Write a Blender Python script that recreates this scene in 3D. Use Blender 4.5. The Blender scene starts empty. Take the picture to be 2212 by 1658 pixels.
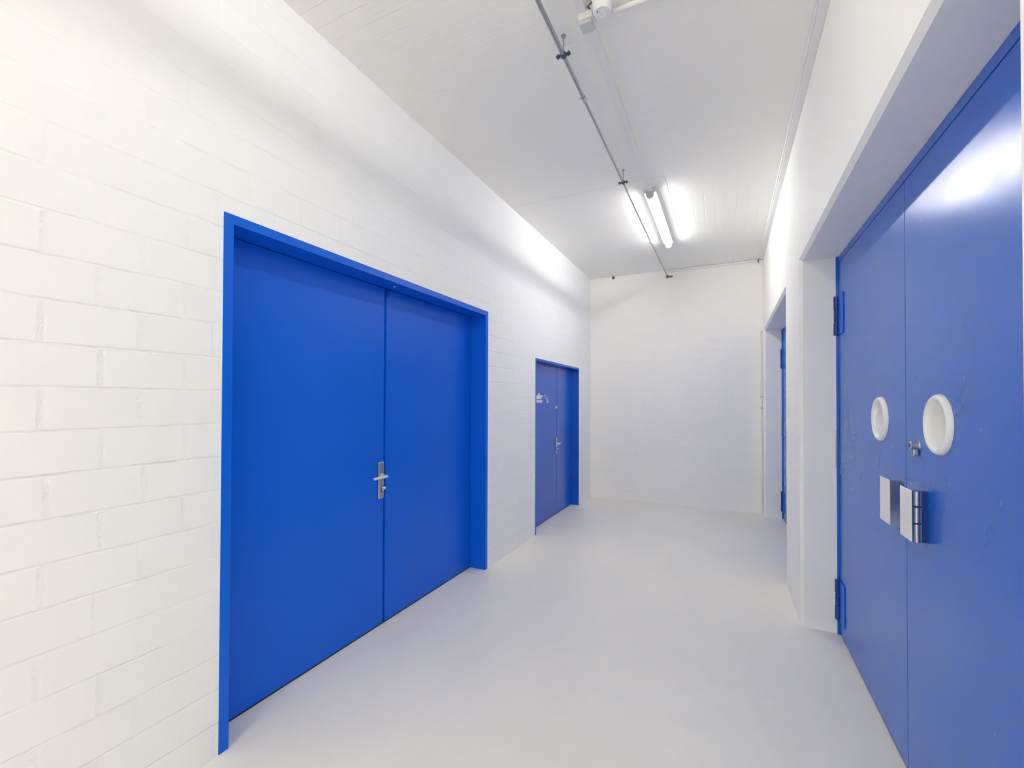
import bpy, bmesh, math, random
from mathutils import Vector, Matrix

random.seed(4)
scene = bpy.context.scene
COL = scene.collection
PI = math.pi

# ------------------------------------------------------------------ sizes (metres)
XL, XR = -2.006, 0.462            # wall faces
YB, YF = 7.063, -8.2              # back wall, wall behind the camera
H = 3.564                         # ceiling height
CAM_H = 1.55

# ------------------------------------------------------------------ node helpers
class NT:
    def __init__(self, name):
        self.mat = bpy.data.materials.new(name)
        self.mat.use_nodes = True
        self.nt = self.mat.node_tree
        self.nt.nodes.clear()
        self.out = self.nt.nodes.new('ShaderNodeOutputMaterial')
        self.bsdf = self.nt.nodes.new('ShaderNodeBsdfPrincipled')
        self.link(self.bsdf.outputs[0], self.out.inputs[0])
        self._co = None
    def link(self, a, b):
        self.nt.links.new(a, b)
    def put(self, sock, v):
        if isinstance(v, (int, float)):
            sock.default_value = v
        elif isinstance(v, (tuple, list)):
            sock.default_value = v
        else:
            self.link(v, sock)
    def co(self):
        if self._co is None:
            n = self.nt.nodes.new('ShaderNodeTexCoord')
            self._co = n.outputs['Object']
        return self._co
    def xyz(self, v=None):
        n = self.nt.nodes.new('ShaderNodeSeparateXYZ')
        self.link(v if v is not None else self.co(), n.inputs[0])
        return n.outputs[0], n.outputs[1], n.outputs[2]
    def vec(self, x=0.0, y=0.0, z=0.0):
        n = self.nt.nodes.new('ShaderNodeCombineXYZ')
        for i, v in enumerate((x, y, z)):
            self.put(n.inputs[i], v)
        return n.outputs[0]
    def m(self, op, a, b=None, c=None, clamp=False):
        n = self.nt.nodes.new('ShaderNodeMath')
        n.operation = op
        n.use_clamp = clamp
        self.put(n.inputs[0], a)
        if b is not None: self.put(n.inputs[1], b)
        if c is not None: self.put(n.inputs[2], c)
        return n.outputs[0]
    def noise(self, scale, detail=3.0, rough=0.5, vec=None, dist=0.0):
        n = self.nt.nodes.new('ShaderNodeTexNoise')
        self.link(vec if vec is not None else self.co(), n.inputs['Vector'])
        n.inputs['Scale'].default_value = scale
        n.inputs['Detail'].default_value = detail
        n.inputs['Roughness'].default_value = rough
        n.inputs['Distortion'].default_value = dist
        return n.outputs['Fac']
    def white(self, vec):
        n = self.nt.nodes.new('ShaderNodeTexWhiteNoise')
        n.noise_dimensions = '2D'
        self.link(vec, n.inputs['Vector'])
        return n.outputs['Value']
    def voronoi(self, scale, vec=None):
        n = self.nt.nodes.new('ShaderNodeTexVoronoi')
        self.link(vec if vec is not None else self.co(), n.inputs['Vector'])
        n.inputs['Scale'].default_value = scale
        return n.outputs['Distance'], n.outputs['Color']
    def rng(self, v, a, b, c, d):
        n = self.nt.nodes.new('ShaderNodeMapRange')
        n.clamp = True
        self.put(n.inputs[0], v)
        for i, q in enumerate((a, b, c, d)):
            self.put(n.inputs[1 + i], q)
        return n.outputs[0]
    def mix(self, f, a, b):
        n = self.nt.nodes.new('ShaderNodeMix')
        n.data_type = 'RGBA'
        self.put(n.inputs[0], f)
        self.put(n.inputs[6], a)
        self.put(n.inputs[7], b)
        return n.outputs[2]
    def bump(self, height, strength=1.0, dist=0.01):
        n = self.nt.nodes.new('ShaderNodeBump')
        n.inputs['Strength'].default_value = strength
        n.inputs['Distance'].default_value = dist
        self.put(n.inputs['Height'], height)
        self.link(n.outputs[0], self.bsdf.inputs['Normal'])
    def set(self, **k):
        names = dict(base='Base Color', rough='Roughness', metal='Metallic', spec='Specular IOR Level',
                     coat='Coat Weight', coatr='Coat Roughness', ior='IOR')
        for a, v in k.items():
            self.put(self.bsdf.inputs[names[a]], v)
        return self

def rgba(r, g, b): return (r, g, b, 1.0)

def plain(name, col, rough=0.5, metal=0.0, spec=0.5, grain=0.02):
    t = NT(name)
    f = t.noise(35.0, 4)
    c2 = tuple(max(0.0, c * (1 - grain * 3)) for c in col)
    t.set(base=t.mix(f, rgba(*c2), rgba(*col)), rough=rough, metal=metal, spec=spec)
    return t.mat

WHITE = (0.893, 0.899, 0.906)

# block wall: painted sand-lime blocks, 27 x 14.5 cm
def block_wall(name, axis, u0, depth, col=WHITE):
    t = NT(name)
    x, y, z = t.xyz()
    u = y if axis == 'y' else x
    wob = t.noise(2.2, 3)
    wob2 = t.noise(26.0, 3)
    zz = t.m('ADD', z, t.m('MULTIPLY', t.m('SUBTRACT', wob, 0.5), 0.012))
    zz = t.m('ADD', zz, t.m('MULTIPLY', t.m('SUBTRACT', wob2, 0.5), 0.006))
    v = t.m('DIVIDE', t.m('ADD', zz, 0.003), 0.1452)
    row = t.m('FLOOR', v)
    fv = t.m('SUBTRACT', v, row)
    odd = t.m('MODULO', t.m('ADD', row, 100.0), 2.0)
    rj = t.white(t.vec(row, 3.7, 0.0))
    uu = t.m('ADD', t.m('ADD', u, u0), t.m('MULTIPLY', odd, 0.125))
    uu = t.m('ADD', uu, t.m('MULTIPLY', rj, 0.02))
    uu = t.m('ADD', uu, t.m('MULTIPLY', t.m('SUBTRACT', t.noise(40.0, 3), 0.5), 0.010))
    w = t.m('DIVIDE', uu, 0.2685)
    cl = t.m('FLOOR', w)
    fu = t.m('SUBTRACT', w, cl)
    # distances to the joints in metres
    dv = t.m('MULTIPLY', t.m('MINIMUM', fv, t.m('SUBTRACT', 1.0, fv)), 0.1452)
    du = t.m('MULTIPLY', t.m('MINIMUM', fu, t.m('SUBTRACT', 1.0, fu)), 0.2685)
    # paint fills the joints unevenly; the upper courses are filled nearly flush
    fill = t.rng(t.noise(1.1, 2), 0.36, 0.62, 0.35, 1.0)
    up = t.rng(z, 2.1, 2.9, 1.0, 0.50)
    fill = t.m('MULTIPLY', fill, up)
    hj = t.m('MULTIPLY', t.rng(dv, 0.0015, 0.0065, 1.0, 0.0), fill)
    vj = t.m('MULTIPLY', t.rng(du, 0.004, 0.013, 1.0, 0.0),
             t.m('MULTIPLY', t.rng(t.noise(55.0, 4, 0.7), 0.38, 0.62, 0.1, 1.0), t.m('MULTIPLY', fill, 1.0)))
    joint = t.m('MAXIMUM', hj, vj)
    tilt = t.white(t.vec(row, cl, 0.0))
    # each block sits a hair proud or tilted
    blockh = t.m('MULTIPLY', t.m('MULTIPLY', t.m('SUBTRACT', tilt, 0.5), t.m('SUBTRACT', fv, 0.5)), 0.10)
    fine = t.m('MULTIPLY', t.noise(70.0, 4), 0.08)
    fine = t.m('ADD', fine, t.m('MULTIPLY', t.noise(7.0, 3), 0.20))
    # air holes
    d, c = t.voronoi(2.9)
    rx, ry, rz = t.xyz(c)
    pore = t.m('MULTIPLY', t.rng(d, 0.010, 0.022, 1.0, 0.0), t.m('GREATER_THAN', rx, 0.62))
    h = t.m('SUBTRACT', t.m('ADD', fine, blockh), t.m('MULTIPLY', joint, 1.0))
    h = t.m('SUBTRACT', h, t.m('MULTIPLY', pore, 1.5))
    crease_shade = t.m('MULTIPLY', t.rng(dv, 0.0008, 0.0030, 1.0, 0.0), t.m('MULTIPLY', fill, t.rng(t.noise(9.0, 3), 0.42, 0.68, 0.02, 0.30)))  # groove shade painted into the colour as thin dark joint lines
    crease_shade = t.m('MAXIMUM', crease_shade, t.m('MULTIPLY', pore, 0.75))
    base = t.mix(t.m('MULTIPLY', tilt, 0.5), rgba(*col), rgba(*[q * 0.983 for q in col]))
    base = t.mix(crease_shade, base, rgba(0.30, 0.30, 0.29))
    t.set(base=base, rough=0.62, spec=0.25)
    t.bump(h, 0.42, depth)
    return t.mat

def plaster(name, col=WHITE, rough=0.6):
    t = NT(name)
    d, c = t.voronoi(1.7)
    rx, ry, rz = t.xyz(c)
    pore = t.m('MULTIPLY', t.rng(d, 0.006, 0.012, 1.0, 0.0), t.m('GREATER_THAN', rx, 0.55))
    h = t.m('ADD', t.m('MULTIPLY', t.noise(9.0, 4), 0.5), t.m('MULTIPLY', t.noise(80.0, 3), 0.1))
    base = t.mix(t.noise(1.3, 3), rgba(*[c_ * 0.985 for c_ in col]), rgba(*col))
    base = t.mix(t.m('MULTIPLY', pore, 0.7), base, rgba(0.35, 0.35, 0.34))
    t.set(base=base, rough=rough, spec=0.25)
    t.bump(h, 0.25, 0.004)
    return t.mat

def ceiling_mat():
    t = NT('painted_board_marked_concrete')
    x, y, z = t.xyz()
    wob = t.m('MULTIPLY', t.m('SUBTRACT', t.noise(1.6, 2), 0.5), 0.02)
    # boards across the corridor up to the joint, along it beyond
    yy = t.m('ADD', y, wob)
    xx = t.m('ADD', x, wob)
    far = t.m('MULTIPLY', t.m('GREATER_THAN', y, 4.07), t.m('GREATER_THAN', x, -0.50))
    coord = t.m('ADD', t.m('MULTIPLY', yy, t.m('SUBTRACT', 1.0, far)), t.m('MULTIPLY', xx, far))
    b = t.m('DIVIDE', coord, 0.098)
    bi = t.m('FLOOR', b)
    fb = t.m('SUBTRACT', b, bi)
    db = t.m('MULTIPLY', t.m('MINIMUM', fb, t.m('SUBTRACT', 1.0, fb)), 0.098)
    lvl = t.white(t.vec(bi, far, 0.0))
    mask = t.rng(t.noise(0.9, 3), 0.42, 0.62, 0.0, 1.0)
    seam = t.m('MULTIPLY', t.rng(db, 0.0, 0.0035, 1.0, 0.0), mask)
    grain = t.noise(8.0, 4, 0.55, t.vec(t.m('MULTIPLY', xx, 0.25), t.m('MULTIPLY', yy, 6.0), 0.0))
    d, c = t.voronoi(3.1)
    rx, ry, rz = t.xyz(c)
    pore = t.m('MULTIPLY', t.rng(d, 0.010, 0.030, 1.0, 0.0), t.m('GREATER_THAN', rx, 0.72))
    # the construction joint and the hair crack beside the lamp
    wig = t.m('MULTIPLY', t.m('SUBTRACT', t.noise(11.0, 4), 0.5), 0.045)
    j1 = t.m('MULTIPLY', t.rng(t.m('ABSOLUTE', t.m('SUBTRACT', t.m('ADD', y, t.m('MULTIPLY', wob, 0.6)), 4.085)), 0.002, 0.007, 1.0, 0.0),
             t.m('LESS_THAN', x, -0.47))
    j2 = t.m('MULTIPLY', t.rng(t.m('ABSOLUTE', t.m('ADD', t.m('ADD', x, wig), 0.488)), 0.001, 0.0045, 1.0, 0.0),
             t.m('MULTIPLY', t.m('GREATER_THAN', y, 4.1), t.m('LESS_THAN', y, 5.75)))
    lines = t.m('MAXIMUM', t.m('MULTIPLY', j1, 0.28), t.m('MULTIPLY', j2, 0.75))
    h = t.m('ADD', t.m('MULTIPLY', grain, 0.35), t.m('MULTIPLY', lvl, 0.25))
    h = t.m('SUBTRACT', h, t.m('ADD', t.m('MULTIPLY', seam, 0.6), t.m('ADD', pore, lines)))
    col = t.mix(t.noise(1.2, 3), rgba(0.885, 0.875, 0.835), rgba(0.905, 0.895, 0.855))
    col = t.mix(t.m('MULTIPLY', seam, 0.10), col, rgba(0.5, 0.5, 0.49))
    col = t.mix(t.m('MULTIPLY', t.m('MAXIMUM', lines, t.m('MULTIPLY', pore, 0.35)), 0.8), col, rgba(0.30, 0.30, 0.29))
    t.set(base=col, rough=0.55, spec=0.3)
    t.bump(h, 0.6, 0.006)
    return t.mat

def floor_mat():
    t = NT('light_grey_floor_coating')
    x, y, z = t.xyz()
    v = t.vec(t.m('MULTIPLY', x, 1.0), t.m('MULTIPLY', y, 0.55), 0.0)
    n1 = t.noise(1.5, 5, 0.55, v, 0.4)
    n2 = t.noise(6.0, 4, 0.6)
    n3 = t.noise(160.0, 2)
    f = t.m('ADD', t.m('MULTIPLY', n1, 0.75), t.m('MULTIPLY', n2, 0.25))
    base = t.mix(t.rng(f, 0.35, 0.65, 0.0, 1.0), rgba(0.820, 0.798, 0.725), rgba(0.872, 0.846, 0.768))
    base = t.mix(t.m('MULTIPLY', n3, 0.06), base, rgba(0.60, 0.60, 0.58))
    t.set(base=base, rough=t.rng(n2, 0.3, 0.7, 0.34, 0.46), spec=0.35)
    t.bump(t.m('ADD', t.m('MULTIPLY', n2, 0.4), t.m('MULTIPLY', n3, 0.1)), 0.10, 0.004)
    return t.mat

def blue_paint(name, col, rough, wear=0.0, spec=0.5):
    t = NT(name)
    n = t.noise(3.0, 4)
    base = t.mix(n, rgba(*[c * 0.94 for c in col]), rgba(*col))
    r = t.rng(t.noise(5.0, 4), 0.3, 0.7, rough * 0.9, rough * 1.12)
    if wear:
        x, y, z = t.xyz()
        # dull hand smears around the grips, a few pale scratches
        mid = t.rng(t.m('ABSOLUTE', t.m('SUBTRACT', z, 1.35)), 0.1, 0.75, 1.0, 0.0)
        sm = t.rng(t.noise(7.0, 5, 0.62, t.vec(0.0, y, t.m('MULTIPLY', z, 0.45)), 0.8), 0.52, 0.70, 0.0, 1.0)
        base = t.mix(t.m('MULTIPLY', t.m('MULTIPLY', sm, mid), 0.22), base, rgba(0.05, 0.09, 0.22))
        d, c = t.voronoi(7.0, t.vec(0.0, t.m('MULTIPLY', y, 1.6), t.m('MULTIPLY', z, 0.9)))
        rx, ry, rz = t.xyz(c)
        chip = t.m('MULTIPLY', t.rng(d, 0.012, 0.05, 1.0, 0.0), t.m('GREATER_THAN', rx, 0.972))
        base = t.mix(t.m('MULTIPLY', chip, 0.12), base, rgba(0.62, 0.66, 0.74))
        r = t.m('ADD', r, t.m('MULTIPLY', t.m('MULTIPLY', sm, mid), 0.06))
    t.set(base=base, rough=r, spec=spec)
    t.bump(t.m('ADD', t.m('MULTIPLY', t.noise(120.0, 2), 0.10), t.m('MULTIPLY', t.noise(4.0, 2), 0.30)), 0.08, 0.004)
    return t.mat

def lamp_glow(name, strength, clear=0.0):
    t = NT(name)
    t.nt.nodes.remove(t.bsdf)
    e = t.nt.nodes.new('ShaderNodeEmission')
    e.inputs['Color'].default_value = (1.0, 0.975, 0.928, 1.0)
    e.inputs['Strength'].default_value = strength
    if clear:
        tr = t.nt.nodes.new('ShaderNodeBsdfTransparent')
        mx = t.nt.nodes.new('ShaderNodeMixShader')
        mx.inputs[0].default_value = 1.0 - clear
        t.link(tr.outputs[0], mx.inputs[1]); t.link(e.outputs[0], mx.inputs[2])
        t.link(mx.outputs[0], t.out.inputs[0])
    else:
        t.link(e.outputs[0], t.out.inputs[0])
    return t.mat

M = {}
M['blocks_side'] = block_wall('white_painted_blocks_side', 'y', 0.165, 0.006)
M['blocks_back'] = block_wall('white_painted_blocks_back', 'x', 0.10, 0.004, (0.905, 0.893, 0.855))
M['plaster'] = plaster('white_painted_plaster', (0.912, 0.900, 0.860))
M['ceiling'] = ceiling_mat()
M['floor'] = floor_mat()
M['blue'] = blue_paint('blue_steel_paint', (0.002, 0.122, 0.70), 0.33, 0.0, 0.28)
M['blue_far'] = blue_paint('blue_steel_paint_glossier', (0.003, 0.105, 0.58), 0.24)
M['blue_worn'] = blue_paint('blue_gloss_paint_worn', (0.006, 0.130, 0.60), 0.235, 1.0, 0.62)
M['dark_blue'] = blue_paint('dark_blue_hinge_paint', (0.004, 0.045, 0.26), 0.32)

M['lamp_body'] = plain('lamp_body_white', (0.72, 0.72, 0.72), 0.45)
M['lamp_cap'] = plain('lamp_cap_grey', (0.50, 0.50, 0.50), 0.45)
M['white_plastic'] = plain('white_plastic', (0.84, 0.84, 0.835), 0.42)
M['grey_plastic'] = plain('pale_grey_plastic', (0.62, 0.63, 0.63), 0.5)
M['white_enamel'] = plain('white_enamel', (0.86, 0.86, 0.85), 0.22)
M['steel'] = plain('brushed_steel', (0.52, 0.52, 0.53), 0.36, 1.0)
M['pale_metal'] = plain('pale_lacquered_metal', (0.72, 0.72, 0.71), 0.35, 0.35)
M['polished'] = plain('polished_steel', (0.60, 0.61, 0.64), 0.32, 1.0)
M['galv'] = plain('galvanised_pipe', (0.44, 0.44, 0.45), 0.22, 1.0)
M['clamp'] = plain('dark_clamp_metal', (0.10, 0.12, 0.17), 0.4, 0.8)
M['dark'] = plain('dark_gap', (0.02, 0.025, 0.04), 0.7)
M['black'] = plain('black_gap_shade', (0.015, 0.015, 0.018), 0.6)
M['sticker'] = plain('white_sticker', (0.82, 0.82, 0.80), 0.5)
M['ink'] = plain('grey_sticker_print', (0.20, 0.22, 0.27), 0.6)

# ------------------------------------------------------------------ mesh helpers
def box(bm, x0, x1, y0, y1, z0, z1, bev=0.0, seg=2):
    vs = [bm.verts.new((x, y, z)) for x in (x0, x1) for y in (y0, y1) for z in (z0, z1)]
    q = ((0, 1, 3, 2), (4, 6, 7, 5), (0, 4, 5, 1), (2, 3, 7, 6), (0, 2, 6, 4), (1, 5, 7, 3))
    fs = [bm.faces.new([vs[i] for i in f]) for f in q]
    if bev:
        es = list({e for f in fs for e in f.edges})
        bmesh.ops.bevel(bm, geom=es, offset=bev, segments=seg, profile=0.5, affect='EDGES')

def frame_of(d):
    d = Vector(d).normalized()
    a = Vector((0, 0, 1)) if abs(d.z) < 0.9 else Vector((1, 0, 0))
    s = d.cross(a).normalized()
    return d, s, s.cross(d).normalized()

def tube(bm, pts, r, n=14, caps=True):
    pts = [Vector(p) for p in pts]
    rad = r if isinstance(r, (list, tuple)) else [r] * len(pts)
    rings = []
    s = None
    for i, p in enumerate(pts):
        if i == 0: d = pts[1] - pts[0]
        elif i == len(pts) - 1: d = pts[-1] - pts[-2]
        else: d = (pts[i + 1] - p).normalized() + (p - pts[i - 1]).normalized()
        d.normalize()
        if s is None:
            _, s, up = frame_of(d)
        else:
            s = (s - d * s.dot(d)).normalized()
            up = s.cross(d)
        rings.append([bm.verts.new(p + (s * math.cos(a) + up * math.sin(a)) * rad[i])
                      for a in (2 * PI * k / n for k in range(n))])
    for a, b in zip(rings, rings[1:]):
        for k in range(n):
            bm.faces.new((a[k], a[(k + 1) % n], b[(k + 1) % n], b[k]))
    if caps:
        bm.faces.new(rings[0][::-1]); bm.faces.new(rings[-1])

def lathe(bm, profile, origin, axis, n=48, close=False):
    """profile: (radius, height along axis)"""
    o = Vector(origin)
    d, s, u = frame_of(axis)
    rings = []
    for r, h in profile:
        if r < 1e-6:
            rings.append([bm.verts.new(o + d * h)])
        else:
            rings.append([bm.verts.new(o + d * h + (s * math.cos(2 * PI * k / n) + u * math.sin(2 * PI * k / n)) * r) for k in range(n)])
    prs = list(zip(rings, rings[1:]))
    if close: prs.append((rings[-1], rings[0]))
    for a, b in prs:
        for k in range(n):
            k2 = (k + 1) % n
            if len(a) == 1 and len(b) == 1: continue
            if len(a) == 1: bm.faces.new((a[0], b[k2], b[k]))
            elif len(b) == 1: bm.faces.new((a[k], a[k2], b[0]))
            else: bm.faces.new((a[k], a[k2], b[k2], b[k]))

def sweep(bm, prof, y0, y1):
    """closed (x,z) outline swept along y"""
    a = [bm.verts.new((x, y0, z)) for x, z in prof]
    b = [bm.verts.new((x, y1, z)) for x, z in prof]
    n = len(prof)
    for k in range(n):
        bm.faces.new((a[k], a[(k + 1) % n], b[(k + 1) % n], b[k]))
    bm.faces.new(a[::-1]); bm.faces.new(b)

def quad(bm, *p):
    bm.faces.new([bm.verts.new(q) for q in p])

def prism(bm, pts, off):
    """flat outline (3-D points) given thickness by the vector off"""
    a = [bm.verts.new(p) for p in pts]
    b = [bm.verts.new(Vector(p) + Vector(off)) for p in pts]
    n = len(pts)
    for k in range(n):
        bm.faces.new((a[k], a[(k + 1) % n], b[(k + 1) % n], b[k]))
    bm.faces.new(a[::-1]); bm.faces.new(b)

def root_of(o):
    while o.parent: o = o.parent
    return o

def obj(name, bm, mat, parent=None, smooth=True, at=None):
    bmesh.ops.recalc_face_normals(bm, faces=bm.faces)
    off = Vector((0, 0, 0))
    if parent is not None: off = Vector(root_of(parent).location)
    elif at is not None: off = Vector(at)
    if off.length: bmesh.ops.translate(bm, verts=bm.verts, vec=-off)
    me = bpy.data.meshes.new(name)
    bm.to_mesh(me); bm.free()
    if smooth:
        me.polygons.foreach_set('use_smooth', [True] * len(me.polygons))
        try: me.set_sharp_from_angle(angle=math.radians(38))
        except Exception: pass
    me.materials.append(mat)
    o = bpy.data.objects.new(name, me)
    if smooth:
        wn = o.modifiers.new('weighted_normals', 'WEIGHTED_NORMAL')
        wn.keep_sharp = True; wn.weight = 100
    COL.objects.link(o)
    if parent is not None: o.parent = parent
    elif at is not None: o.location = off
    return o

def tag(o, label, cat, group=None, kind=None):
    o['label'] = label; o['category'] = cat
    if group: o['group'] = group
    if kind: o['kind'] = kind
    return o

def thing(name, loc, label, cat, group=None, kind=None):
    o = bpy.data.objects.new(name, None)
    o.empty_display_size = 0.1
    COL.objects.link(o); o.location = loc
    return tag(o, label, cat, group, kind)

def B(): return bmesh.new()

# ------------------------------------------------------------------ openings
# left wall: (y0, y1, top, recess depth, frame face)
L1 = dict(y0=1.193, y1=3.602, zt=2.391, d=0.154, f=0.044)
L2 = dict(y0=4.740, y1=6.428, zt=2.064, d=0.109, f=0.026)
# right wall
R1 = dict(y0=1.066, y1=3.652, zt=2.555)
R2 = dict(y0=4.407, y1=6.909, zt=2.552)
CH = 0.020            # chamfer
RD = 0.207            # depth of the right reveals
DOORX = 0.683         # face of the right-hand leaves

# ------------------------------------------------------------------ setting
bm = B(); box(bm, XL - 0.35, XR + 0.5, YF - 0.2, YB + 0.2, -0.2, 0.0)
tag(obj('floor', bm, M['floor'], smooth=False), 'smooth light grey coated floor of the corridor', 'floor', kind='structure')
bm = B(); box(bm, XL - 0.35, XR + 0.5, YF - 0.2, YB + 0.2, H, H + 0.1)
tag(obj('ceiling', bm, M['ceiling'], smooth=False), 'white painted concrete ceiling with faint board marks and a crack by the lamp', 'ceiling', kind='structure')
bm = B(); box(bm, XL - 0.3, XR + 0.45, YB, YB + 0.2, 0.0, H)
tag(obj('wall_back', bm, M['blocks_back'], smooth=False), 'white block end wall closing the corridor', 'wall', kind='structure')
bm = B(); box(bm, XL - 0.3, XR + 0.45, YF - 0.2, YF, 0.0, H)
tag(obj('wall_front', bm, M['plaster'], smooth=False), 'white wall at the near end of the corridor, out of view', 'wall', kind='structure')

# left wall: front skin with two holes, recess sides, solid back
bm = B()
ys = [YF, L1['y0'] + 0.004, L1['y1'] - 0.004, L2['y0'] + 0.004, L2['y1'] - 0.004, YB]
for i in range(5):
    a, b = ys[i], ys[i + 1]
    if i in (1, 3):
        o_ = L1 if i == 1 else L2
        zt = o_['zt'] - 0.004
        quad(bm, (XL, a, zt), (XL, b, zt), (XL, b, H), (XL, a, H))
        xb = XL - 0.27
        quad(bm, (XL, a, 0), (xb, a, 0), (xb, a, zt), (XL, a, zt))
        quad(bm, (XL, b, 0), (XL, b, zt), (xb, b, zt), (xb, b, 0))
        quad(bm, (XL, a, zt), (xb, a, zt), (xb, b, zt), (XL, b, zt))
    else:
        quad(bm, (XL, a, 0), (XL, b, 0), (XL, b, H), (XL, a, H))
quad(bm, (XL - 0.27, YF, 0), (XL - 0.27, YF, H), (XL - 0.27, YB, H), (XL - 0.27, YB, 0))
quad(bm, (XL, YF, 0), (XL - 0.27, YF, 0), (XL - 0.27, YF, H), (XL, YF, H))
quad(bm, (XL, YB, 0), (XL, YB, H), (XL - 0.27, YB, H), (XL - 0.27, YB, 0))
quad(bm, (XL, YF, H), (XL - 0.27, YF, H), (XL - 0.27, YB, H), (XL, YB, H))
bmesh.ops.remove_doubles(bm, verts=bm.verts, dist=1e-5)
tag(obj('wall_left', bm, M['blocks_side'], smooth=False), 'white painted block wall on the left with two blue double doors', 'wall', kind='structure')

# right wall: plastered, chamfered door openings
bm = B()
ys = [YF, R1['y0'], R1['y1'], R2['y0'], R2['y1'], YB]
XBK = XR + 0.42
for i in range(5):
    a, b = ys[i], ys[i + 1]
    if i in (1, 3):
        zt = (R1 if i == 1 else R2)['zt']
        quad(bm, (XR, a, zt), (XR, b, zt), (XR, b, H), (XR, a, H))
        x1 = XR + CH
        a1, b1, z1 = a + CH, b - CH, zt - CH
        quad(bm, (XR, a, 0), (x1, a1, 0), (x1, a1, z1), (XR, a, zt))
        quad(bm, (XR, b, 0), (XR, b, zt), (x1, b1, z1), (x1, b1, 0))
        quad(bm, (XR, a, zt), (x1, a1, z1), (x1, b1, z1), (XR, b, zt))
        quad(bm, (x1, a1, 0), (XBK, a1, 0), (XBK, a1, z1), (x1, a1, z1))
        quad(bm, (x1, b1, 0), (x1, b1, z1), (XBK, b1, z1), (XBK, b1, 0))
        quad(bm, (x1, a1, z1), (XBK, a1, z1), (XBK, b1, z1), (x1, b1, z1))
    else:
        quad(bm, (XR, a, 0), (XR, b, 0), (XR, b, H), (XR, a, H))
quad(bm, (XBK, YF, 0), (XBK, YF, H), (XBK, YB, H), (XBK, YB, 0))
quad(bm, (XR, YF, 0), (XBK, YF, 0), (XBK, YF, H), (XR, YF, H))
quad(bm, (XR, YB, 0), (XR, YB, H), (XBK, YB, H), (XBK, YB, 0))
quad(bm, (XR, YF, H), (XBK, YF, H), (XBK, YB, H), (XR, YB, H))
bmesh.ops.remove_doubles(bm, verts=bm.verts, dist=1e-5)
tag(obj('wall_right', bm, M['plaster'], smooth=False), 'smooth white wall on the right with two deep chamfered door openings', 'wall', kind='structure')

# ------------------------------------------------------------------ left doors
def lever_handle(root, xf, yc, z0, z1, zl, ykey, zkey, side, mat, w=0.052):
    """long plate with lever and cylinder on a leaf face at x = xf; the grip points along side*y"""
    bm = B(); box(bm, xf, xf + 0.010, yc - w / 2, yc + w / 2, z0, z1, 0.004, 3)
    hd = obj('handle', bm, M['steel'], root); hd['label'] = 'long steel back plate'
    bm = B()
    tube(bm, [(xf + 0.009, yc, zl), (xf + 0.020, yc, zl)], 0.015, 20)
    y_ = yc
    P = [(xf + 0.012, y_, zl), (xf + 0.035, y_, zl), (xf + 0.052, y_, zl)]
    for k in range(1, 7):
        a = k / 6 * PI / 2
        P.append((xf + 0.052 + 0.013 * math.sin(a), y_ + side * 0.013 * (1 - math.cos(a)), zl))
    P += [(xf + 0.066, y_ + side * 0.06, zl), (xf + 0.064, y_ + side * 0.10, zl - 0.001), (xf + 0.060, y_ + side * 0.128, zl - 0.002)]
    tube(bm, P, [0.0095] * (len(P) - 2) + [0.0095, 0.0085], 16)
    obj('lever', bm, M['pale_metal'], hd)['label'] = 'bright lever'
    bm = B()
    lathe(bm, [(0, 0.016), (0.008, 0.016), (0.0095, 0.014), (0.0095, 0)], (xf + 0.009, ykey, zkey + 0.005), (1, 0, 0), 20)
    box(bm, xf + 0.009, xf + 0.022, ykey - 0.005, ykey + 0.005, zkey - 0.020, zkey + 0.002, 0.003)
    lathe(bm, [(0, 0.030), (0.006, 0.029), (0.010, 0.024), (0.010, 0.018), (0.006, 0.014)], (xf + 0.009, ykey, zkey + 0.005), (1, 0, 0), 18)
    obj('lock_cylinder', bm, M['pale_metal'], hd)
    bm = B(); box(bm, xf + 0.0095, xf + 0.0120, ykey - 0.012, ykey + 0.012, zkey - 0.026, zkey + 0.018, 0.001)
    obj('keyhole_surround', bm, M['dark'], hd)['label'] = 'dark cut-out around the cylinder'

def left_door(name, o, seam, gap, label, mat):
    root = thing(name, (XL, o['y0'], 0), label, 'door', kind='structure')
    xp, xi = XL + 0.003, XL - 0.26
    f = o['f']; y0, y1, zt, d = o['y0'], o['y1'], o['zt'], o['d']
    xf = XL - d
    bm = B()
    box(bm, xf - 0.052, xp, y0, y0 + f, 0.0, zt, 0.002)
    box(bm, xf - 0.052, xp, y1 - f, y1, 0.0, zt, 0.002)
    box(bm, xf - 0.052, xp, y0 + f - 0.003, y1 - f + 0.003, zt - f, zt, 0.002)
    # rebate stop behind the leaves
    box(bm, xf - 0.090, xf - 0.050, y0 + 0.006, y0 + f + 0.03, 0.0, zt - 0.006)
    box(bm, xf - 0.090, xf - 0.050, y1 - f - 0.03, y1 - 0.006, 0.0, zt - 0.006)
    box(bm, xf - 0.090, xf - 0.050, y0 + f, y1 - f, zt - f - 0.03, zt - 0.006)
    obj('frame', bm, mat, root)
    a, b, zl = y0 + f + 0.003, y1 - f - 0.003, zt - f - 0.003
    for p, q in ((a, seam - gap / 2), (seam + gap / 2, b)):
        bm = B(); box(bm, xf - 0.048, xf, p, q, 0.012, zl, 0.002)
        obj('leaf', bm, mat, root)
    bm = B(); box(bm, xf - 0.046, xf - 0.014, seam - gap / 2 - 0.001, seam + gap / 2 + 0.001, 0.03, zl - 0.002)
    obj('astragal', bm, mat, root)
    bm = B(); box(bm, xf - 0.040, xf - 0.006, a, b, 0.0, 0.011)  # black filler strip, painted-in shade of the gap under the leaves
    obj('gap_shade', bm, M['black'], root)['label'] = 'black strip standing in for shade under the leaves'
    return root, xf

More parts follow.
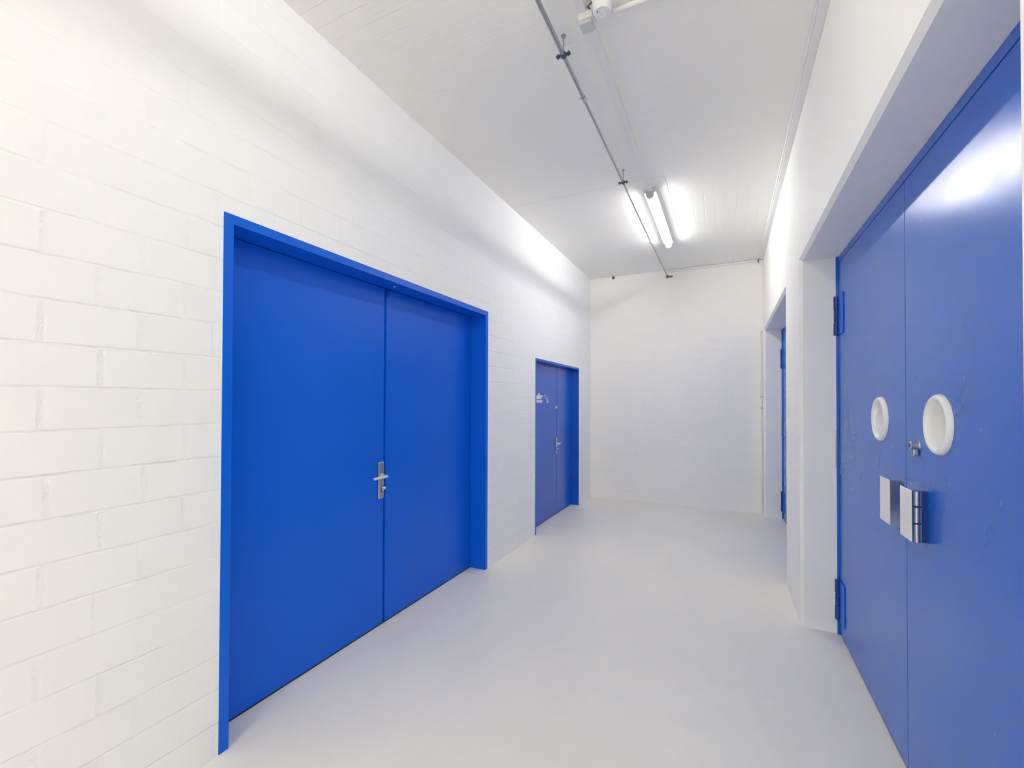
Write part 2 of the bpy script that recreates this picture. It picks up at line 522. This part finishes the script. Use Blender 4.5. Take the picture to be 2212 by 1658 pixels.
d1, xf1 = left_door('door_1', L1, 2.397, 0.022, 'large blue steel double door with lever handle, left wall in front', M['blue'])
lever_handle(d1, xf1, 2.357, 0.877, 1.130, 1.036, 2.365, 0.947, -1, M['blue'])
bm = B(); lathe(bm, [(0, 0.006), (0.005, 0.005), (0.008, 0.0)], (xf1 + 0.085, 2.392, L1['zt'] - L1['f'] + 0.002), (0, 0, -1), 14)
obj('frame_screw', bm, M['sticker'], d1)['label'] = 'small pale screw head in the frame head'
bm = B(); box(bm, xf1 - 0.006, xf1 + 0.006, 2.406, 2.424, 2.285, 2.342, 0.002)
obj('latch_plate', bm, M['dark_blue'], d1)['label'] = 'dark latch plate at the top of the joint'

d2, xf2 = left_door('door_2', L2, 5.770, 0.010, 'smaller blue steel double door with white stickers, left wall near the end', M['blue_far'])
lever_handle(d2, xf2, 5.728, 0.835, 1.060, 0.982, 5.732, 0.905, -1, M['blue_far'], 0.045)
bm = B(); lathe(bm, [(0, 0.020), (0.012, 0.018), (0.018, 0.008), (0.018, 0)], (xf2, 5.715, 1.471), (1, 0, 0), 20)
obj('lock', bm, M['pale_metal'], d2)['label'] = 'small round lock above the handle'
bm = B(); lathe(bm, [(0, 0.010), (0.012, 0.008), (0.016, 0)], (xf2, 6.164, 0.47), (1, 0, 0), 18)
obj('door_stud', bm, M['blue_worn'], d2)['label'] = 'small blue stud low on the narrow leaf'
sx = xf2 + 0.0004
bm = B()
prism(bm, [(sx, 5.035, 1.612), (sx, 5.040, 1.628), (sx, 5.085, 1.634), (sx, 5.232, 1.634), (sx, 5.225, 1.612), (sx, 5.195, 1.590), (sx, 5.035, 1.585)], (0.0012, 0, 0))
prism(bm, [(sx, 5.075, 1.636), (sx, 5.085, 1.658), (sx, 5.112, 1.664), (sx, 5.135, 1.654), (sx, 5.140, 1.636)], (0.0012, 0, 0))
st = obj('sticker', bm, M['sticker'], d2, False); st['label'] = 'white pictogram sticker with a stepped outline'
bm = B(); box(bm, sx + 0.0011, sx + 0.0016, 5.165, 5.205, 1.606, 1.622); box(bm, sx + 0.0011, sx + 0.0016, 5.100, 5.120, 1.640, 1.650)
obj('print', bm, M['ink'], st, False)
bm = B(); box(bm, sx, sx + 0.0012, 5.037, 5.222, 1.538, 1.573)
st = obj('sticker', bm, M['sticker'], d2, False); st['label'] = 'white oblong label below the pictogram'
bm = B()
for k in range(3):
    box(bm, sx + 0.0011, sx + 0.0016, 5.075, 5.200, 1.5445 + k * 0.009, 1.5475 + k * 0.009)
obj('print', bm, M['ink'], st, False)
bm = B()
def ribbon(bm, pts, w, x0, t_):
    for (ya, za), (yb, zb) in zip(pts, pts[1:]):
        v = Vector((0, yb - ya, zb - za)); n = Vector((0, -v.z, v.y)).normalized() * w / 2
        A, C = Vector((x0, ya, za)) - v * 0.12, Vector((x0, yb, zb)) + v * 0.12
        prism(bm, [A - n, A + n, C + n, C - n], (t_, 0, 0))
ribbon(bm, [(5.285, 1.603), (5.285, 1.628), (5.315, 1.640), (5.350, 1.634), (5.362, 1.615), (5.330, 1.600)], 0.012, sx, 0.0012)
ribbon(bm, [(5.335, 1.598), (5.372, 1.612), (5.408, 1.604), (5.420, 1.586), (5.392, 1.574), (5.362, 1.580)], 0.012, sx, 0.0012)
ribbon(bm, [(5.392, 1.572), (5.425, 1.570), (5.428, 1.548), (5.385, 1.545), (5.372, 1.556)], 0.012, sx, 0.0012)
obj('sticker', bm, M['sticker'], d2, False)['label'] = 'white curled three-part sticker'

# ------------------------------------------------------------------ right doors
def cut(o, bmc):
    me = bpy.data.meshes.new('cutter'); bmesh.ops.recalc_face_normals(bmc, faces=bmc.faces)
    bmesh.ops.translate(bmc, verts=bmc.verts, vec=-Vector(root_of(o).location))
    bmc.to_mesh(me); bmc.free()
    c = bpy.data.objects.new('cutter', me); COL.objects.link(c)
    c.location = root_of(o).location
    bpy.context.view_layer.update()
    md = o.modifiers.new('cut', 'BOOLEAN'); md.operation = 'DIFFERENCE'; md.object = c; md.solver = 'EXACT'
    bpy.context.view_layer.update()
    dg = bpy.context.evaluated_depsgraph_get()
    new = bpy.data.meshes.new_from_object(o.evaluated_get(dg))
    o.modifiers.clear(); o.data = new
    new.polygons.foreach_set('use_smooth', [False] * len(new.polygons))
    bpy.data.objects.remove(c); bpy.data.meshes.remove(me)

def right_door(name, o, label, dy):
    """double door in a chamfered opening; dy shifts the fittings from the near door's place"""
    root = thing(name, (XR, o['y1'], 0), label, 'door', kind='structure')
    a, b, zt = o['y0'] + CH, o['y1'] - CH, o['zt'] - CH
    xs = XR + RD
    seam = 2.397 + dy
    bm = B()
    box(bm, xs, xs + 0.11, a + 0.001, a + 0.030, 0.0, zt - 0.001, 0.002)
    box(bm, xs, xs + 0.11, b - 0.012, b - 0.001, 0.0, zt - 0.001, 0.002)
    box(bm, xs + 0.0125, xs + 0.11, a + 0.028, b - 0.010, zt - 0.043, zt - 0.001, 0.002)
    box(bm, DOORX + 0.062, DOORX + 0.10, a + 0.028, b - 0.010, zt - 0.085, zt - 0.04)
    obj('frame', bm, M['blue_worn'], root)
    zl = zt - 0.046
    for p, q, grip in ((a + 0.033, seam - 0.003, 2.067 + dy), (seam + 0.003, b - 0.015, 2.724 + dy)):
        bm = B(); box(bm, DOORX, DOORX + 0.06, p, q, 0.010, zl, 0.0015)
        lf = obj('leaf', bm, M['blue_worn'], root)
        zc = 1.473
        if p < grip < q:
            c = B(); lathe(c, [(0, -0.02), (0.093, -0.02), (0.093, 0.085), (0, 0.085)], (DOORX, grip, zc), (1, 0, 0), 48)
            cut(lf, c)
            # round flush grip: fat white rim, deep cup
            bm = B()
            pr = []
            for k in range(13):
                t_ = k / 12 * PI
                pr.append((0.0955 + 0.0135 * math.cos(t_), -0.017 * math.sin(t_)))
            pr.append((0.0815, 0.006)); pr.append((0.0925, 0.006)); pr.append((0.0925, 0.0))
            pr.append((0.109, 0.0))
            lathe(bm, pr[:-1], (DOORX - 0.0003, grip, zc), (1, 0, 0), 64, close=True)
            gr = obj('round_grip', bm, M['white_enamel'], root); gr['label'] = 'round white recessed grip'
            bm = B()
            lathe(bm, [(0.0840, 0.002), (0.0838, 0.020), (0.0830, 0.040), (0.079, 0.056), (0.069, 0.068), (0.052, 0.075), (0.030, 0.079), (0.012, 0.080), (0, 0.080)],
                  (DOORX, grip, zc), (1, 0, 0), 64)
            obj('cup', bm, M['white_enamel'], gr)
    bm = B(); box(bm, DOORX + 0.020, DOORX + 0.058, seam - 0.0035, seam + 0.0035, 0.012, zl - 0.002)
    obj('astragal', bm, M['dark_blue'], root)
    bm = B(); box(bm, DOORX + 0.004, DOORX + 0.05, a + 0.034, b - 0.016, 0.0, 0.009)  # black filler strip in place of the shaded gap below the leaves
    obj('gap_shade', bm, M['black'], root)['label'] = 'black strip standing in for shade under the leaves'
    # hinges on the far jamb
    ye = b - 0.006
    for z0, z1 in ((2.005, 2.268), (0.100, 0.368)):
        h3 = (z1 - z0) / 3
        bm = B(); box(bm, DOORX - 0.007, DOORX, ye - 0.150, ye - 0.010, z0, z1, 0.002)
        hg = obj('hinge', bm, M['blue'], root); hg['label'] = 'blue hinge with dark knuckles'
        for k in range(3):
            bm = B()
            lathe(bm, [(0, 0), (0.0125, 0), (0.0145, 0.003), (0.0145, h3 - 0.006), (0.0125, h3 - 0.003), (0, h3 - 0.003)],
                  (DOORX - 0.013, ye - 0.012, z0 + k * h3), (0, 0, 1), 20)
            if k != 1:
                box(bm, DOORX - 0.027, DOORX - 0.002, ye - 0.004, ye + 0.0055, z0 + k * h3, z0 + (k + 1) * h3 - 0.003, 0.002)
            obj('knuckle', bm, M['dark_blue'], hg)
    bm = B(); box(bm, DOORX - 0.020, DOORX - 0.0005, b - 0.008, b - 0.0005, 1.110, 1.367, 0.0015)
    obj('strike_strip', bm, M['steel'], root)['label'] = 'steel strip on the hinge-side jamb'
    # round lock with profile cylinder
    bm = B()
    yk, zk = 2.262 + dy, 1.382
    lathe(bm, [(0, 0.028), (0.013, 0.028), (0.016, 0.025), (0.016, 0.004), (0.019, 0)], (DOORX, yk, zk), (-1, 0, 0), 28)
    box(bm, DOORX - 0.020, DOORX, yk - 0.008, yk + 0.008, zk - 0.042, zk - 0.008, 0.005, 3)
    lk = obj('lock', bm, M['steel'], root); lk['label'] = 'steel key lock'
    bm = B(); lathe(bm, [(0, 0.0295), (0.009, 0.0295), (0.009, 0.026)], (DOORX, yk, zk), (-1, 0, 0), 20)
    obj('key_plug', bm, M['clamp'], lk)['label'] = 'dark key plug'
    # bent plate pulls: foot on the leaf, web standing off, pale outer plate
    for yw, yo, z0, z1, lock in ((2.428, 2.551, 1.024, 1.217, False), (2.176, 2.294, 1.022, 1.217, True)):
        yw += dy; yo += dy
        xo = DOORX - 0.050
        bm = B(); box(bm, xo, xo + 0.004, yw, yo, z0, z1, 0.001)
        pu = obj('pull_plate', bm, M['sticker'], root, False); pu['label'] = 'pale angled pull plate'
        bm = B(); box(bm, xo + 0.004, DOORX, yw, yw + 0.004, z0, z1, 0.0006)
        obj('web', bm, M['polished' if not lock else 'dark_blue'], pu)
        if lock:
            for za, zb in ((1.024, 1.092), (1.098, 1.155), (1.162, 1.216)):
                bm = B(); tube(bm, [(xo + 0.016, yw - 0.006, za), (xo + 0.016, yw - 0.006, zb)], 0.0095, 16)
                box(bm, xo + 0.016, xo + 0.030, yw - 0.008, yw + 0.001, za, zb, 0.002)
                obj('hasp_knuckle', bm, M['steel'], pu)
    return root

right_door('door_3', R1, 'large glossy blue double door with round white grips, right wall in front', 0.0)
right_door('door_4', R2, 'blue double door mostly hidden by the pillar, right wall near the end', R2['y1'] - R1['y1'])

# ------------------------------------------------------------------ lamps
LX = -0.645
def lamp(y0, y1, label, power):
    cover = lamp_glow('lit_lamp_cover', 3.6 * power, 0.72)
    core = lamp_glow('lit_lamp_tube', 31.0 * power)
    t = thing('fluorescent_lamp', (LX, (y0 + y1) / 2, H), label, 'lamp', 'fluorescent battens along the ceiling')
    bm = B(); box(bm, LX - 0.056, LX + 0.056, y0 + 0.012, y1 - 0.012, H - 0.0345, H, 0.004)
    obj('housing', bm, M['lamp_body'], t)
    def u(w, zt, zb, n=14):
        pr = [(LX - w, zt), (LX + w, zt)]
        zc = zb + w
        for k in range(n + 1):
            a = PI * k / n
            pr.append((LX + w * math.cos(a), zc - w * math.sin(a)))
        return pr
    bm = B(); sweep(bm, u(0.0335, H - 0.035, H - 0.086), y0 + 0.030, y1 - 0.012)
    df = obj('diffuser', bm, cover, t); df['label'] = 'glowing translucent cover'
    bm = B(); tube(bm, [(LX, y0 + 0.034, H - 0.048), (LX, y1 - 0.016, H - 0.048)], 0.013, 16)
    obj('tube', bm, core, df)['label'] = 'bright lamp tube'
    for p, q in ((y0, y0 + 0.032), (y1 - 0.014, y1)):
        bm = B(); sweep(bm, u(0.0365, H - 0.001, H - 0.089), p, q)
        obj('end_cap', bm, M['lamp_cap'], t)['label'] = 'grey end cap'
lamp(4.275, 5.790, 'lit fluorescent batten on the ceiling near the end wall', 0.94)
lamp(0.350, 1.865, 'lit fluorescent batten on the ceiling just above the frame', 0.40)
lamp(-3.575, -2.060, 'added unseen fluorescent batten on the ceiling behind the viewer, for fill light', 1.9)  # added unseen fill lamp, brightens the corridor ahead
lamp(-7.500, -5.985, 'added unseen fluorescent batten on the ceiling far behind the viewer, for fill light', 2.5)  # added unseen fill lamp, lights jambs and end wall more frontally

# ------------------------------------------------------------------ ceiling duct, box, detector
def ducts(x0, x1, y0, y1, z0, z1, bev=0.003):
    bm = B(); box(bm, x0, x1, y0, y1, z0, z1, bev); return bm
bm = ducts(-0.668, -0.624, 2.236, 4.274, H - 0.032, H)
tag(obj('cable_duct', bm, M['white_plastic'], at=(LX, 3.2, H)), 'white cable duct on the ceiling between junction box and lit lamp', 'cable duct', 'ducts along the lamp line')
bm = ducts(-0.682, -0.636, 1.867, 2.150, H - 0.032, H)
tag(obj('cable_duct', bm, M['white_plastic'], at=(LX, 2.0, H)), 'short white cable duct on the ceiling left of the round detector', 'cable duct', 'ducts along the lamp line')

jb = thing('junction_box', (-0.643, 2.2, H), 'small pale grey junction box on the ceiling next to the round detector', 'junction box')
bm = B(); box(bm, -0.681, -0.606, 2.152, 2.234, H - 0.062, H, 0.010, 3)
obj('body', bm, M['white_plastic'], jb)
bm = B(); box(bm, -0.678, -0.609, 2.155, 2.231, H - 0.084, H - 0.060, 0.009, 3)
obj('lid', bm, M['grey_plastic'], jb)['label'] = 'grey lid'

md = thing('motion_detector', (-0.548, 2.130, H), 'round white detector hanging from the ceiling beside the junction box', 'detector')
bm = B()
lathe(bm, [(0, 0), (0.047, 0), (0.050, 0.006), (0.0515, 0.030), (0.050, 0.055), (0.046, 0.078), (0.0415, 0.090), (0.038, 0.0935), (0.0, 0.0945)],
      (-0.548, 2.130, H), (0, 0, -1), 56)
obj('body', bm, M['white_plastic'], md)
bm = B()
lathe(bm, [(0.021, 0.094), (0.021, 0.0962), (0.019, 0.0962), (0.018, 0.0948), (0.008, 0.0948), (0.007, 0.0960), (0, 0.0962)], (-0.548, 2.130, H), (0, 0, -1), 40)
obj('lens_ring', bm, M['white_enamel'], md)
bm = B(); lathe(bm, [(0, 0.0975), (0.0028, 0.097), (0.003, 0.094)], (-0.568, 2.113, H), (0, 0, -1), 12)
obj('indicator', bm, M['clamp'], md)['label'] = 'tiny dark indicator'

bm = B(); tube(bm, [(-0.606, 2.205, H - 0.020), (-0.575, 2.205, H - 0.022), (-0.55, 2.190, H - 0.022), (-0.545, 2.183, H - 0.022)], 0.005, 10)
tube(bm, [(-0.615, 2.150, H - 0.030), (-0.625, 2.135, H - 0.030), (-0.600, 2.125, H - 0.022)], 0.004, 10)
tag(obj('cable', bm, M['clamp'], at=(-0.58, 2.19, H)), 'short dark cable linking the junction box and the round detector', 'cable')

bm = B(); tube(bm, [(-0.515, 2.232, H - 0.014), (0.408, 2.232, H - 0.014)], 0.0125, 18)
tag(obj('conduit', bm, M['white_enamel'], at=(-0.05, 2.232, H)), 'white conduit on the ceiling running from the round detector towards the right wall', 'conduit')

# trunking in the corner above the right wall
tr = thing('cable_trunking', (0.437, 4.8, H), 'long white cable trunking in the corner of ceiling and right wall', 'cable trunking')
bm = B(); box(bm, 0.413, XR, YF + 0.02, 6.930, H - 0.028, H, 0.002)
obj('base', bm, M['white_plastic'], tr)
bm = B(); box(bm, 0.4225, XR - 0.0004, YF + 0.02, 6.926, H - 0.046, H - 0.0285, 0.003)
obj('cover', bm, M['white_plastic'], tr)
bm = B(); box(bm, 0.420, XR - 0.001, 6.931, 6.946, H - 0.048, H - 0.001, 0.002)
obj('end_cap', bm, M['clamp'], tr)['label'] = 'dark end piece'
bm = B(); box(bm, -0.795, 0.405, YB - 0.020, YB, H - 0.036, H - 0.004, 0.003)
t2 = tag(obj('cable_trunking', bm, M['white_plastic'], at=(-0.2, YB, H)), 'thin white cable trunking along the top of the end wall', 'cable trunking')
bm = B(); box(bm, 0.4055, 0.414, YB - 0.024, YB - 0.0005, H - 0.050, H - 0.002, 0.001)
obj('end_cap', bm, M['clamp'], t2)['label'] = 'dark end cap'

# thin conduit in the end-wall corner, bending over to the far right door
bm = B()
P = [(0.448, YB - 0.014, 0.002), (0.443, YB - 0.014, 1.2), (0.436, YB - 0.014, 2.525)]
for k in range(1, 7):
    a = k / 6 * PI / 2
    P.append((0.436 + 0.026 * (1 - math.cos(a)), YB - 0.014 - 0.010 * (1 - math.cos(a)), 2.525 + 0.030 * math.sin(a)))
tube(bm, P, 0.0105, 14)
vc = tag(obj('conduit', bm, M['white_plastic'], at=(0.45, YB, 0)), 'thin upright conduit in the corner beside the far right door opening', 'conduit')
for z in (1.62, 1.46):
    bm = B(); tube(bm, [(0.4415, YB - 0.014, z), (0.4415, YB - 0.014, z + 0.022)], 0.0155, 14)
    box(bm, 0.430, 0.453, YB - 0.010, YB, z, z + 0.022, 0.002)
    obj('clip', bm, M['grey_plastic'], vc)

# ------------------------------------------------------------------ steel pipe
PX, PZ = -0.803, 3.456
pp = thing('steel_pipe', (PX, 4.2, PZ), 'thin galvanised pipe hung below the ceiling along the corridor', 'pipe')
bm = B(); tube(bm, [(PX, YF + 0.02, PZ), (PX, 2.655, PZ)], 0.0115, 18)
tube(bm, [(PX, 2.655, PZ), (PX, 5.44, PZ)], 0.0098, 18); tube(bm, [(PX, 5.44, PZ), (PX, YB - 0.002, PZ + 0.010)], 0.0088, 18)
obj('tube', bm, M['galv'], pp)
for y in (-7.2, -4.0, -2.4, -0.84, 0.72, 2.281, 3.839):
    bm = B(); tube(bm, [(PX, y, H), (PX, y, PZ + 0.016)], 0.0042, 10)
    lathe(bm, [(0, 0), (0.014, 0), (0.014, 0.004), (0.008, 0.006), (0.008, 0.014), (0, 0.014)], (PX, y, H), (0, 0, -1), 16)
    hg = obj('hanger', bm, M['steel'], pp)
    bm = B()
    lathe(bm, [(0.0120, -0.010), (0.0165, -0.010), (0.0175, 0.0), (0.0165, 0.010), (0.0120, 0.010)], (PX, y, PZ), (0, 1, 0), 22, close=True)
    for s in (-1, 1):
        box(bm, PX + s * 0.028 - 0.012, PX + s * 0.028 + 0.012, y - 0.009, y + 0.009, PZ - 0.004, PZ + 0.004, 0.001)
        tube(bm, [(PX + s * 0.030, y, PZ - 0.013), (PX + s * 0.030, y, PZ + 0.013)], 0.0045, 8)
    obj('pipe_clamp', bm, M['clamp'], hg)['label'] = 'dark split clamp with side bolts'
for y in (2.670, 5.450):
    bm = B(); lathe(bm, [(0.0100, -0.022), (0.0155, -0.022), (0.0165, -0.012), (0.0150, 0.0), (0.0165, 0.012), (0.0155, 0.022), (0.0100, 0.022)], (PX, y, PZ), (0, 1, 0), 22, close=True)
    tube(bm, [(PX - 0.012, y - 0.012, PZ), (PX - 0.030, y - 0.012, PZ)], 0.006, 8)
    obj('coupling', bm, M['steel'], pp)['label'] = 'steel coupling'
bm = B()
lathe(bm, [(0, 0), (0.020, 0), (0.022, 0.004), (0.020, 0.012), (0.012, 0.014)], (PX, YB, PZ + 0.010), (0, -1, 0), 22)
box(bm, PX, PX + 0.075, YB - 0.014, YB - 0.001, PZ - 0.002, PZ + 0.014, 0.002)
tube(bm, [(PX + 0.062, YB - 0.024, PZ + 0.006), (PX + 0.062, YB - 0.001, PZ + 0.006)], 0.010, 10)
obj('wall_bracket', bm, M['clamp'], pp)['label'] = 'dark bracket on the end wall'

bm = B()
lathe(bm, [(0, 0.030), (0.010, 0.028), (0.018, 0.018), (0.022, 0.0)], (-1.632, YB, H - 0.018), (0, -1, 0), 18)
box(bm, -1.655, -1.609, YB - 0.006, YB, H - 0.024, H - 0.004, 0.002)
tag(obj('wall_plug', bm, M['clamp'], at=(-1.632, YB, H - 0.018)), 'small dark plug high on the end wall left of the pipe', 'plug')

# ------------------------------------------------------------------ camera
yaw, pitch, roll = 0.449501, 0.0110189, 0.0030853
cy_, sy_, cp, sp = math.cos(yaw), math.sin(yaw), math.cos(pitch), math.sin(pitch)
fwd = Vector((-sy_ * cp, cy_ * cp, sp)); rt = Vector((cy_, sy_, 0)); up = rt.cross(fwd)
r2 = rt * math.cos(roll) + up * math.sin(roll)
u2 = -rt * math.sin(roll) + up * math.cos(roll)
cam = bpy.data.cameras.new('camera')
co = bpy.data.objects.new('camera', cam); COL.objects.link(co)
mw = Matrix((r2, u2, -fwd)).transposed().to_4x4()
mw.translation = Vector((0, 0, CAM_H))
co.matrix_world = mw
cam.sensor_fit = 'HORIZONTAL'; cam.sensor_width = 36.0
cam.lens = 952.119 * 36.0 / 2212.0
cam.shift_x = (1106 - 1109.478) / 2212.0
cam.shift_y = (856.885 - 829) / 2212.0
cam.clip_start = 0.02
scene.camera = co

# ------------------------------------------------------------------ world and view
w = bpy.data.worlds.new('world'); scene.world = w; w.use_nodes = True
w.node_tree.nodes['Background'].inputs[0].default_value = (0.02, 0.02, 0.02, 1)
w.node_tree.nodes['Background'].inputs[1].default_value = 1.0
scene.view_settings.view_transform = 'Standard'
scene.view_settings.look = 'None'
scene.view_settings.gamma = 1.0
scene.view_settings.use_curve_mapping = False
scene.view_settings.exposure = 2.36
scene.cycles.use_denoising = True
scene.cycles.max_bounces = 16
scene.cycles.diffuse_bounces = 12
scene.cycles.glossy_bounces = 6
scene.cycles.sample_clamp_indirect = 8.0
